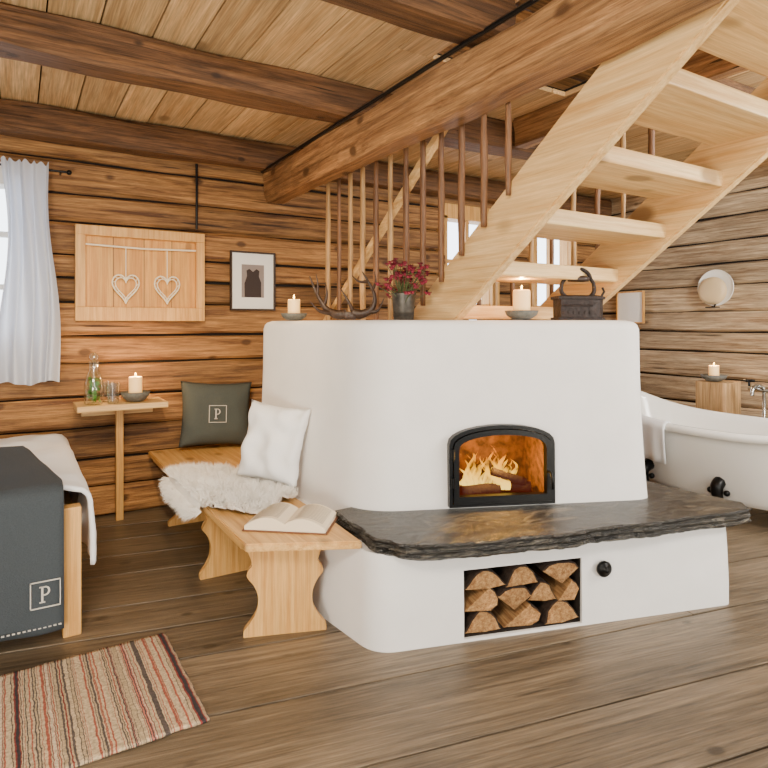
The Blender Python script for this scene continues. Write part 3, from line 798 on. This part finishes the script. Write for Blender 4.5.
# antique iron
IR = tag(empty("antique_iron", (2.63, 2.25, 1.427), (0, 0, math.radians(-28))), "black antique charcoal flat iron with arched handle", "flat iron")
IR.scale = (1.1, 1.1, 1.12)
def iron_ring(s, z):
    P = [(-0.115, -0.058), (0.05, -0.058), (0.095, -0.040), (0.128, 0.0), (0.095, 0.040), (0.05, 0.058), (-0.115, 0.058)]
    return [(x*s, y*s, z) for x, y in P]
bm = bmesh.new(); loft(bm, [iron_ring(1.06, 0), iron_ring(1.06, 0.012), iron_ring(0.96, 0.014), iron_ring(0.97, 0.100), iron_ring(1.06, 0.102), iron_ring(1.06, 0.114), iron_ring(0.9, 0.120)])
for k in range(6):
    tube(bm, [(-0.095+0.027*k, -0.052, 0.035), (-0.095+0.027*k, -0.060, 0.035)], 0.008, 8)
tube(bm, [(-0.112, -0.06, 0.07), (0.045, -0.06, 0.07)], 0.0035, 6)
mkobj("iron_body", bm, M_rust, parent=IR)
bm = bmesh.new()
for sx in (-0.068, 0.060):
    tube(bm, smoothpts([(sx, 0, 0.115), (sx*1.3, 0, 0.14), (sx*1.25, 0, 0.18), (sx*0.95, 0, 0.205)], 4), [0.011-0.0002*k for k in range(13)], 8)
pts = []
for k in range(13):
    a = math.pi*k/12; pts.append((0.062*math.cos(a)-0.003, 0, 0.200+0.050*math.sin(a)))
tube(bm, pts, 0.010, 8); mkobj("handle_frame", bm, M_rust, parent=IR, smooth=True)
bm = bmesh.new(); tube(bm, [(-0.055, 0, 0.200), (-0.02, 0, 0.202), (0.02, 0, 0.202), (0.050, 0, 0.200)], [0.012, 0.016, 0.016, 0.012], 10)
mkobj("grip", bm, M_frame, parent=IR, smooth=True)
bm = bmesh.new(); tube(bm, [(0.115, 0, 0.115), (0.13, 0, 0.14), (0.12, 0, 0.16)], 0.006, 7); mkobj("latch", bm, M_rust, parent=IR)

# ------------------------------------------------------------------ table + things
TB = tag(empty("side_table", (0.63, 4.62, 0)), "small pine wall table on a single leg", "side table")
boxobj("table_top", (-0.29, 0.29, -0.18, 0.165, 0.815, 0.855), M_pinex, 0.005, parent=TB)
boxobj("apron", (-0.24, 0.24, 0.12, 0.16, 0.75, 0.815), M_pinex, 0.004, parent=TB)
bm = bmesh.new(); box(bm, -0.025, 0.025, 0.03, 0.08, 0.0, 0.815, 0.006); mkobj("leg", bm, M_honeyz, parent=TB)
bm = bmesh.new(); tube(bm, [(-0.003, 0.05, 0.55), (-0.003, 0.15, 0.76)], 0.012, 6); mkobj("brace", bm, M_honeyz, parent=TB)
bm = bmesh.new(); lathe(bm, [(0.050, 0), (0.060, 0.01), (0.062, 0.13), (0.050, 0.19), (0.032, 0.235), (0.030, 0.27), (0.038, 0.295)], 24)
CF = mkobj("carafe", bm, M_glass, loc=(0.45, 4.54, 0.857), smooth=True)
tag(CF, "clear glass carafe with green herbs on the table", "carafe")
bm = bmesh.new(); random.seed(2)
for i in range(7):
    a = random.uniform(0, 6.28); tube(bm, [(0.012*math.cos(a), 0.012*math.sin(a), 0.015), (0.022*math.cos(a), 0.022*math.sin(a), 0.16)], 0.0018, 4)
for i in range(110):
    c = Vector((random.uniform(-.036, .036), random.uniform(-.036, .036), random.uniform(0.025, 0.18))); d = Vector((random.uniform(-1, 1), random.uniform(-1, 1), random.uniform(-.5, 1))).normalized()*0.017; s = d.cross(Vector((0.3, 0.2, 1))).normalized()*0.009
    bm.faces.new([bm.verts.new(q) for q in (c-d, c+s, c+d, c-s)])
mkobj("herbs", bm, M_green, parent=CF, kind="stuff")
bm = bmesh.new(); bmesh.ops.create_uvsphere(bm, u_segments=18, v_segments=12, radius=0.032, matrix=Matrix.Translation((0, 0, 0.325))); mkobj("stopper", bm, M_glass, parent=CF, smooth=True)
for x, y in ((0.555, 4.65), (0.570, 4.53)):
    bm = bmesh.new(); lathe(bm, [(0.034, 0), (0.036, 0.012), (0.044, 0.140)], 22)
    tag(mkobj("drinking_glass", bm, M_glass, loc=(x, y, 0.857), smooth=True), "clear drinking glass on the table", "glass", "drinking glasses on the table")

# ------------------------------------------------------------------ wall panel with hearts
WB = tag(empty("wall_panel", (0.80, 4.775, 1.43)), "honey pine framed wall panel with a hanging rail", "wall panel")
boxobj("back_board", (-0.445, 0.445, -0.012, 0.0, 0.0, 0.68), M_honey, 0.001, parent=WB)
boxobj("frame_rail", (-0.45, 0.45, -0.060, -0.012, 0.61, 0.68), M_honeyz, 0.004, parent=WB)
boxobj("frame_rail", (-0.45, 0.45, -0.060, -0.012, 0.0, 0.10), M_honeyz, 0.004, parent=WB)
boxobj("frame_stile", (-0.45, -0.385, -0.060, -0.012, 0.10, 0.61), M_honeyz, 0.004, parent=WB)
boxobj("frame_stile", (0.385, 0.45, -0.060, -0.012, 0.10, 0.61), M_honeyz, 0.004, parent=WB)
for xx in (-0.2, 0.01, 0.21): boxobj("board_batten", (xx, xx+0.004, -0.0135, -0.012, 0.10, 0.61), M_frame, 0.0, parent=WB)
bm = bmesh.new(); tube(bm, [(-0.385, -0.042, 0.545), (0, -0.044, 0.535), (0.385, -0.042, 0.545)], 0.007, 7); mkobj("rail", bm, M_wire, parent=WB)
for hx in (0.68, 0.97):
    HT = tag(empty("hanging_heart", (hx, 4.725, 1.65)), "white wire heart hanging from the panel rail", "heart ornament", "wire hearts")
    bm = bmesh.new(); pts = []
    for k in range(41):
        t = 2*math.pi*k/40+0.0001
        x = 16*math.sin(t)**3; z = 13*math.cos(t)-5*math.cos(2*t)-2*math.cos(3*t)-math.cos(4*t)
        pts.append((x*0.0057, 0, z*0.0072+0.03))
    tube(bm, pts, 0.006, 6); tube(bm, [(p[0]*0.78, p[1]-0.003, (p[2]-0.03)*0.76+0.03) for p in pts], 0.004, 6)
    for k in range(0, 40, 2):
        a = Vector(pts[k]); b2_ = Vector(((pts[k+1][0])*0.78, -0.003, (pts[k+1][2]-0.03)*0.76+0.03)); tube(bm, [a, b2_], 0.0025, 4)
    mkobj("wire_heart", bm, M_wire, parent=HT, smooth=True)
    bm = bmesh.new(); tube(bm, [(0, 0, 0.055), (0, 0, 0.32)], 0.004, 5); mkobj("hanger", bm, M_wire, parent=HT)
def picture(name, p, rz, w, h, lab, frame_m, inner):
    E = tag(empty(name, p, (0, 0, rz)), lab, "picture")
    b2 = bmesh.new(); f = 0.013
    box(b2, -w/2, w/2, -0.03, 0, 0, f); box(b2, -w/2, w/2, -0.03, 0, h-f, h); box(b2, -w/2, -w/2+f, -0.03, 0, f, h-f); box(b2, w/2-f, w/2, -0.03, 0, f, h-f)
    mkobj("frame", b2, frame_m, parent=E)
    boxobj("mat_board", (-w/2+f, w/2-f, -0.012, -0.004, f, h-f), M_mat, 0, parent=E)
    if inner:
        boxobj("print", (-w*0.25, w*0.25, -0.014, -0.012, h*0.22, h*0.78), simple("print_grey", rgb(140,128,124), 0.7), 0, parent=E)
        b2 = bmesh.new()
        P = [(-0.07, 0.108), (-0.072, 0.22), (-0.05, 0.28), (-0.055, 0.325), (-0.03, 0.34), (0.0, 0.315), (0.03, 0.34), (0.055, 0.325), (0.05, 0.28), (0.07, 0.23), (0.07, 0.108)]
        loft(b2, [[(x, -0.0155, z) for x, z in P], [(x, -0.014, z) for x, z in P]]); mkobj("silhouette", b2, simple("ink_dark", rgb(48,36,34), 0.7), parent=E)
    return E
picture("picture", (1.655, 4.78, 1.52), 0, 0.38, 0.48, "framed print with pale mat on log wall", M_frame, True)
picture("picture", (5.955, 4.35, 1.42), math.radians(-90), 0.35, 0.36, "small brown framed picture on plank wall", M_honeyz, False)

# ------------------------------------------------------------------ curtain
CR = tag(empty("curtain_rod", (-0.4, 4.70, 2.46)), "thin black iron curtain rod", "curtain rod")
bm = bmesh.new(); tube(bm, [(-0.8, 0, 0), (0.0, 0, 0.0), (0.70, 0, 0)], 0.008, 8); mkobj("rod", bm, M_black, parent=CR)
bm = bmesh.new(); bmesh.ops.create_uvsphere(bm, u_segments=10, v_segments=8, radius=0.018, matrix=Matrix.Translation((0.71, 0, 0))); mkobj("finial", bm, M_black, parent=CR, smooth=True)
bm = bmesh.new(); tube(bm, [(0.66, 0, 0), (0.66, 0.10, 0)], 0.006, 6); mkobj("bracket", bm, M_black, parent=CR)
bm = bmesh.new(); NX, NZ = 80, 36; G = []
for j in range(NZ+1):
    t = j/NZ; row = []
    for i in range(NX+1):
        s = i/NX
        left = -0.09+0.035*math.sin(t*5); right = 0.19+0.06*t-0.015*math.sin(t*7)
        x = left+(right-left)*s+0.006*math.sin(s*23+t*4)
        am = 0.018+0.022*t
        yy = 4.67-am*(math.sin(s*27+1.6*math.sin(t*2.5+s*4))+0.5*math.sin(s*11+2+t))-0.02
        z = 2.46-1.45*t+0.012*math.sin(s*9)*t
        if j == 0: z += 0.03+0.012*math.sin(s*40)
        row.append(bm.verts.new((x, yy, z)))
    G.append(row)
for j in range(NZ):
    for i in range(NX): bm.faces.new((G[j][i], G[j][i+1], G[j+1][i+1], G[j+1][i]))
tag(mkobj("curtain", bm, M_curt, smooth=True), "white linen curtain gathered beside the window", "curtain")

# ------------------------------------------------------------------ bed
BD = tag(empty("bed", (-0.6, 3.9, 0)), "pine bed frame with white mattress", "bed")
def bl(x): return x+0.6
boxobj("bed_post", (bl(0.175), bl(0.25), 3.03-3.9, 3.10-3.9, 0, 0.58), M_honeyz, 0.006, parent=BD)
boxobj("bed_post", (bl(-1.45), bl(-1.375), 3.03-3.9, 3.10-3.9, 0, 0.58), M_honeyz, 0.006, parent=BD)
boxobj("side_rail", (bl(0.20), bl(0.24), 3.10-3.9, 4.72-3.9, 0.24, 0.50), M_bench, 0.004, parent=BD)
boxobj("side_rail", (bl(-1.44), bl(-1.40), 3.10-3.9, 4.72-3.9, 0.24, 0.50), M_bench, 0.004, parent=BD)
boxobj("footboard", (bl(-1.375), bl(0.175), 3.045-3.9, 3.08-3.9, 0.20, 0.54), M_pinex, 0.004, parent=BD)
boxobj("headboard", (bl(-1.45), bl(0.25), 4.70-3.9, 4.75-3.9, 0, 0.62), M_pinex, 0.004, parent=BD)
boxobj("mattress", (bl(-1.39), bl(0.19), 3.10-3.9, 4.68-3.9, 0.38, 0.60), M_white, 0.04, parent=BD)
bm = bmesh.new(); NU, NV = 60, 60; G = []
for j in range(NV+1):
    y = 3.07+1.61*j/NV; row = []
    for i in range(NU+1):
        s = i/NU*2.08
        if s < 1.60: x = -1.37+s; z = 0.650+0.03*noise.noise((x*3, y*4, 0))+0.012*noise.noise((x*9, y*9, 4))
        else:
            d = s-1.60; r = 0.06
            if d < r*1.57: a = d/r; x = 0.23+r*math.sin(a); z = 0.65-r*(1-math.cos(a))+0.02*noise.noise((x*3, y*4, 0))
            else:
                dd = d-r*1.57; x = 0.29+0.020*math.sin(y*14+1)*min(1, dd*5)+0.01*math.sin(y*31)*min(1, dd*5); z = 0.59-dd*(0.78+0.12*math.sin(y*3.1))
        row.append(bm.verts.new((x, y-0.01*math.sin(x*9), z)))
    G.append(row)
for j in range(NV):
    for i in range(NU): bm.faces.new((G[j][i], G[j][i+1], G[j+1][i+1], G[j+1][i]))
dv = mkobj("duvet", bm, M_white, smooth=True)
md = dv.modifiers.new("s", 'SOLIDIFY'); md.thickness = 0.02; md.offset = 0
tag(dv, "white duvet spread over the bed and hanging down its side", "duvet")
bm = bmesh.new(); NU, NV = 50, 60; G = []
for i in range(NU+1):
    row = []
    for j in range(NV+1):
        s = j/NV*1.72; e = i/NU; top = 1.10
        if s < top:
            y = 4.12-s; xr = 0.175-0.14*max(0, (y-3.1)); z = 0.690+0.010*noise.noise((e*5, y*4, 0))
        else:
            d = s-top; r = 0.06
            if d < r*1.57: a = d/r; y = 3.02-r*math.sin(a); z = 0.690-r*(1-math.cos(a))
            else: y = 2.965-0.014*math.sin(e*26)*min(1, (d)*2); z = 0.63-(d-r*1.57)*1.05
            xr = 0.175
        x = xr-e*1.35
        row.append(bm.verts.new((x, y, z)))
    G.append(row)
for i in range(NU):
    for j in range(NV): bm.faces.new((G[i][j], G[i][j+1], G[i+1][j+1], G[i+1][j]))
bk = mkobj("blanket", bm, M_grey, smooth=True)
md = bk.modifiers.new("s", 'SOLIDIFY'); md.thickness = 0.012; md.offset = 0
tag(bk, "dark grey wool blanket with stitched letter emblem over the bed end", "blanket")
emblem("emblem", 0.115, M_stitch, (0.105, 2.942, 0.25), (0, 0, 0), bk)
bm = bmesh.new()
for k in range(70):
    x = 0.165-k*0.019; box(bm, x-0.011, x, 2.943, 2.951, 0.105, 0.109)
mkobj("edge_stitching", bm, M_stitch, parent=bk, kind="stuff")

# ------------------------------------------------------------------ rug
def camxy(X, Y): return (X*0.853+Y*0.522, -X*0.522+Y*0.853)
p1 = Vector(camxy(-0.989, 2.71)); p2 = Vector(camxy(-0.614, 2.116))
ang = math.atan2((p1-p2).y, (p1-p2).x)-math.pi/2
bm = bmesh.new(); NU, NV = 110, 40; G = []
W_ = 1.5; H_ = (p1-p2).length
for i in range(NU+1):
    row = []
    for j in range(NV+1):
        x = -W_*i/NU; y = H_*j/NV
        z = 0.012+0.0025*noise.noise((x*12, y*6, 0))+(0.0012 if i % 2 else 0)
        row.append(bm.verts.new((x+0.006*noise.noise((y*14, 2, 0)), y+0.008*noise.noise((x*14, 5+j//20, 0)), z)))
    G.append(row)
for i in range(NU):
    for j in range(NV): bm.faces.new((G[i][j], G[i][j+1], G[i+1][j+1], G[i+1][j]))
rg = mkobj("rug", bm, M_rug, loc=(p2.x, p2.y, 0), rot=(0, 0, ang), smooth=True)
md = rg.modifiers.new("s", 'SOLIDIFY'); md.thickness = 0.008
tag(rg, "striped woven rag rug in cream, rust and grey", "rug")

# ------------------------------------------------------------------ bathtub
TX, TY = 4.60, 2.50
TU = tag(empty("bathtub", (TX, TY, 0)), "white freestanding clawfoot bathtub with dark feet", "bathtub")
def rimdz(s): return 0.63+0.185*abs(s)**3.2
def rimz(a): return rimdz(math.sin(a))
def tring(t, s, off=0.0, zoff=0.0, n=56):
    R = []
    for k in range(n):
        a = 2*math.pi*k/n
        bx = (0.27+0.17*t**0.5)*s+off; ay = (0.64+0.32*t**0.7)*s+off
        c, d = math.cos(a), math.sin(a)
        R.append((bx*math.copysign(abs(c)**0.9, c), ay*math.copysign(abs(d)**0.9, d), 0.12+(rimz(a)-0.12)*t+zoff))
    return R
rings = [tring(0, 0.72)]+[tring(t, 1) for t in (0.04, 0.12, 0.3, 0.5, 0.7, 0.85, 0.94)]+[tring(0.95, 1, 0.03), tring(0.975, 1, 0.05), tring(1, 1, 0.052, 0.010), tring(1, 1, 0.035, 0.034), tring(1, 1, 0.0, 0.034), tring(1, 1, -0.018, 0.018), tring(0.96, 1, -0.024)]+[tring(t, 1, -0.025) for t in (0.8, 0.5, 0.3, 0.15)]+[tring(0.08, 0.8, -0.03)]
bm = bmesh.new(); loft(bm, rings); mkobj("tub", bm, M_enam, parent=TU, smooth=True)
for sx in (-1, 1):
    for y in (-0.12, 0.46):
        bm = bmesh.new(); x = 0.32*sx
        tube(bm, smoothpts([(x-0.02*sx, y, 0.31), (x+0.075*sx, y+0.0, 0.26), (x+0.05*sx, y, 0.13), (x+0.08*sx, y, 0.03)], 5), [0.050-0.0016*k for k in range(16)], 9)
        for q in (-0.045, 0, 0.045):
            bmesh.ops.create_uvsphere(bm, u_segments=10, v_segments=8, radius=0.024, matrix=Matrix.Translation((x+0.10*sx, y+q, 0.024)))
            bmesh.ops.create_uvsphere(bm, u_segments=10, v_segments=8, radius=0.022, matrix=Matrix.Translation((x+0.055*sx, y+q*1.3, 0.27-abs(q))))
        mkobj("foot", bm, M_black, parent=TU, smooth=True)
bm = bmesh.new(); G = []
for i in range(21):
    y = 2.72+0.46*i/20; row = []
    dy = (y-TY)/0.96; bxx = 0.44*math.sqrt(max(0, 1-min(1, abs(dy))**2.1)); zr = rimdz(dy)
    xo = TX-bxx
    path = [(xo+0.09, zr-0.10), (xo+0.055, zr+0.0), (xo+0.0, zr+0.052), (xo-0.070, zr+0.015), (xo-0.070+0.01*math.sin(i*1.1), zr-0.12), (xo-0.050+0.01*math.sin(i*1.1+.4), zr-0.27)]
    for j in range(15):
        q = j/14*(len(path)-1); k = min(int(q), len(path)-2); f = q-k
        row.append(bm.verts.new((path[k][0]*(1-f)+path[k+1][0]*f, y, path[k][1]*(1-f)+path[k+1][1]*f)))
    G.append(row)
for i in range(20):
    for j in range(14): bm.faces.new((G[i][j], G[i][j+1], G[i+1][j+1], G[i+1][j]))
tw = mkobj("towel", bm, M_white, smooth=True); tag(tw, "white towel draped over the bathtub rim", "towel")
md = tw.modifiers.new("s", 'SOLIDIFY'); md.thickness = 0.008
bm = bmesh.new(); timber(bm, 'z', 0, 0.89, 5.42, 3.06, 0.28, 0.28, 0.02, 0.2, 0.006)
tag(mkobj("wooden_post", bm, M_pinez), "squared wooden block beside the bathtub", "wooden post")
FA = tag(empty("faucet", (5.33, 2.62, 0)), "aged metal bath faucet with cross handles", "faucet")
bm = bmesh.new(); tube(bm, [(0, 0, 0), (0, 0, 0.86)], 0.014, 10); lathe(bm, [(0.05, 0), (0.045, 0.012), (0.016, 0.018)], 16); mkobj("riser_pipe", bm, M_chrome, parent=FA, smooth=True)
bm = bmesh.new(); tube(bm, [(0, -0.12, 0.86), (0, 0.12, 0.86)], 0.024, 12); tube(bm, smoothpts([(0, 0, 0.86), (-0.08, 0, 0.90), (-0.17, 0, 0.88), (-0.19, 0, 0.82)], 5), 0.016, 10); mkobj("spout", bm, M_chrome, parent=FA, smooth=True)
for s in (-1, 1):
    bm = bmesh.new(); tube(bm, [(0, 0.12*s, 0.86), (0, 0.12*s, 0.92)], 0.010, 8); tube(bm, [(-0.045, 0.12*s, 0.925), (0.045, 0.12*s, 0.925)], 0.011, 8); tube(bm, [(0, 0.12*s-0.045, 0.925), (0, 0.12*s+0.045, 0.925)], 0.011, 8)
    mkobj("cross_handle", bm, M_black, parent=FA, smooth=True)
SC = tag(empty("wall_sconce", (5.94, 3.36, 1.77), (0, math.radians(-90), 0)), "round white enamel wall sconce with small iron bracket", "wall lamp")
bm = bmesh.new(); lathe(bm, [(0.001, 0.01), (0.15, 0.015), (0.175, 0.03), (0.18, 0.035), (0.178, 0.02), (0.15, 0.0)], 36, cap0=False, cap1=True); mkobj("reflector", bm, M_enam, parent=SC, smooth=True)
bm = bmesh.new(); lathe(bm, [(0.001, 0.075), (0.10, 0.07), (0.135, 0.05), (0.14, 0.02)], 28, c=(-0.03, 0.03, 0)); mkobj("lamp_shade", bm, M_shade, parent=SC, smooth=True)
bm = bmesh.new(); tube(bm, [(-0.15, 0, 0.02), (-0.19, 0, 0.05), (-0.19, 0.0, 0.09)], 0.008, 7); box(bm, -0.20, -0.19, -0.05, 0.05, 0.04, 0.12); mkobj("bracket", bm, M_black, parent=SC)

# ------------------------------------------------------------------ lights
def area(name, loc_, tgt, size, e, col):
    l = bpy.data.lights.new(name, 'AREA'); l.size = size; l.energy = e; l.color = col
    o = bpy.data.objects.new(name, l); COL.objects.link(o); o.location = loc_
    o.rotation_euler = (Vector(tgt)-Vector(loc_)).to_track_quat('-Z', 'Y').to_euler()
area("room_fill", (-0.4, 0.2, 2.6), (0.8, 3.0, 0.5), 0.6, 74, (1, 0.90, 0.76))  # added warm fill from above, out of view, no fixture
area("ceiling_fill", (-0.9, 0.2, 0.6), (-0.2, 3.0, 2.9), 0.8, 95, (1, 0.90, 0.74))  # unseen fill aimed upward, added to brighten the ceiling
area("bath_fill", (4.4, 0.6, 2.6), (4.9, 3.3, 0.8), 0.6, 90, (1, 0.96, 0.90))  # added fill for the bath corner, no fixture there
area("bath_wall_fill", (3.8, -0.5, 2.3), (5.9, 3.8, 1.8), 0.8, 110, (1, 0.95, 0.88))  # unseen fill added to lift the right wall
area("front_fill", (1.0, -1.8, 1.9), (2.0, 3.0, 0.8), 1.4, 36, (0.92, 0.96, 1.0))  # cool front fill added behind the camera, no window there
area("stair_fill", (2.6, -1.0, 0.7), (2.6, 2.0, 2.6), 0.8, 50, (1, 0.92, 0.76))  # added low fill for the stair undersides, source unseen
area("upper_fill", (2.4, 0.3, 4.2), (2.6, 2.0, 2.0), 0.8, 60, (1, 0.88, 0.70))  # unseen fill added above the stair opening
l = bpy.data.lights.new("fire_light", 'POINT'); l.energy = 10; l.color = (1, 0.50, 0.10); l.shadow_soft_size = 0.03
o = bpy.data.objects.new("fire_light", l); COL.objects.link(o); o.location = FE @ Vector((0, 0.035, 0.72))
l = bpy.data.lights.new("alcove_spot", 'SPOT'); l.energy = 300; l.color = (1, 0.76, 0.46); l.spot_size = math.radians(62); l.spot_blend = 0.9; l.shadow_soft_size = 0.06
o = bpy.data.objects.new("alcove_spot", l); COL.objects.link(o); o.location = (0.3, 1.6, 2.8)
o.rotation_euler = (Vector((1.3, 4.8, 1.0))-Vector(o.location)).to_track_quat('-Z', 'Y').to_euler()

w = bpy.data.worlds.new("world"); S.world = w; w.use_nodes = True
nt = w.node_tree; bg = nt.nodes["Background"]; bg.inputs[0].default_value = (0.86, 0.93, 1.0, 1)
tc = nt.nodes.new("ShaderNodeTexCoord"); sp = nt.nodes.new("ShaderNodeSeparateXYZ"); nt.links.new(tc.outputs["Generated"], sp.inputs[0])
mr = nt.nodes.new("ShaderNodeMapRange"); mr.inputs[1].default_value = -0.2; mr.inputs[2].default_value = 0.5; mr.inputs[3].default_value = 0.9; mr.inputs[4].default_value = 6.0
nt.links.new(sp.outputs[1], mr.inputs[0]); nt.links.new(mr.outputs[0], bg.inputs[1])

# ------------------------------------------------------------------ camera
cam = bpy.data.cameras.new("camera"); co = bpy.data.objects.new("camera", cam); COL.objects.link(co)
cam.sensor_width = 36; cam.lens = 600/768*36; cam.shift_y = -59/768; cam.clip_start = 0.05
co.location = (0, 0, 1.4); co.rotation_euler = (math.radians(90), 0, math.radians(-31.47))
S.camera = co
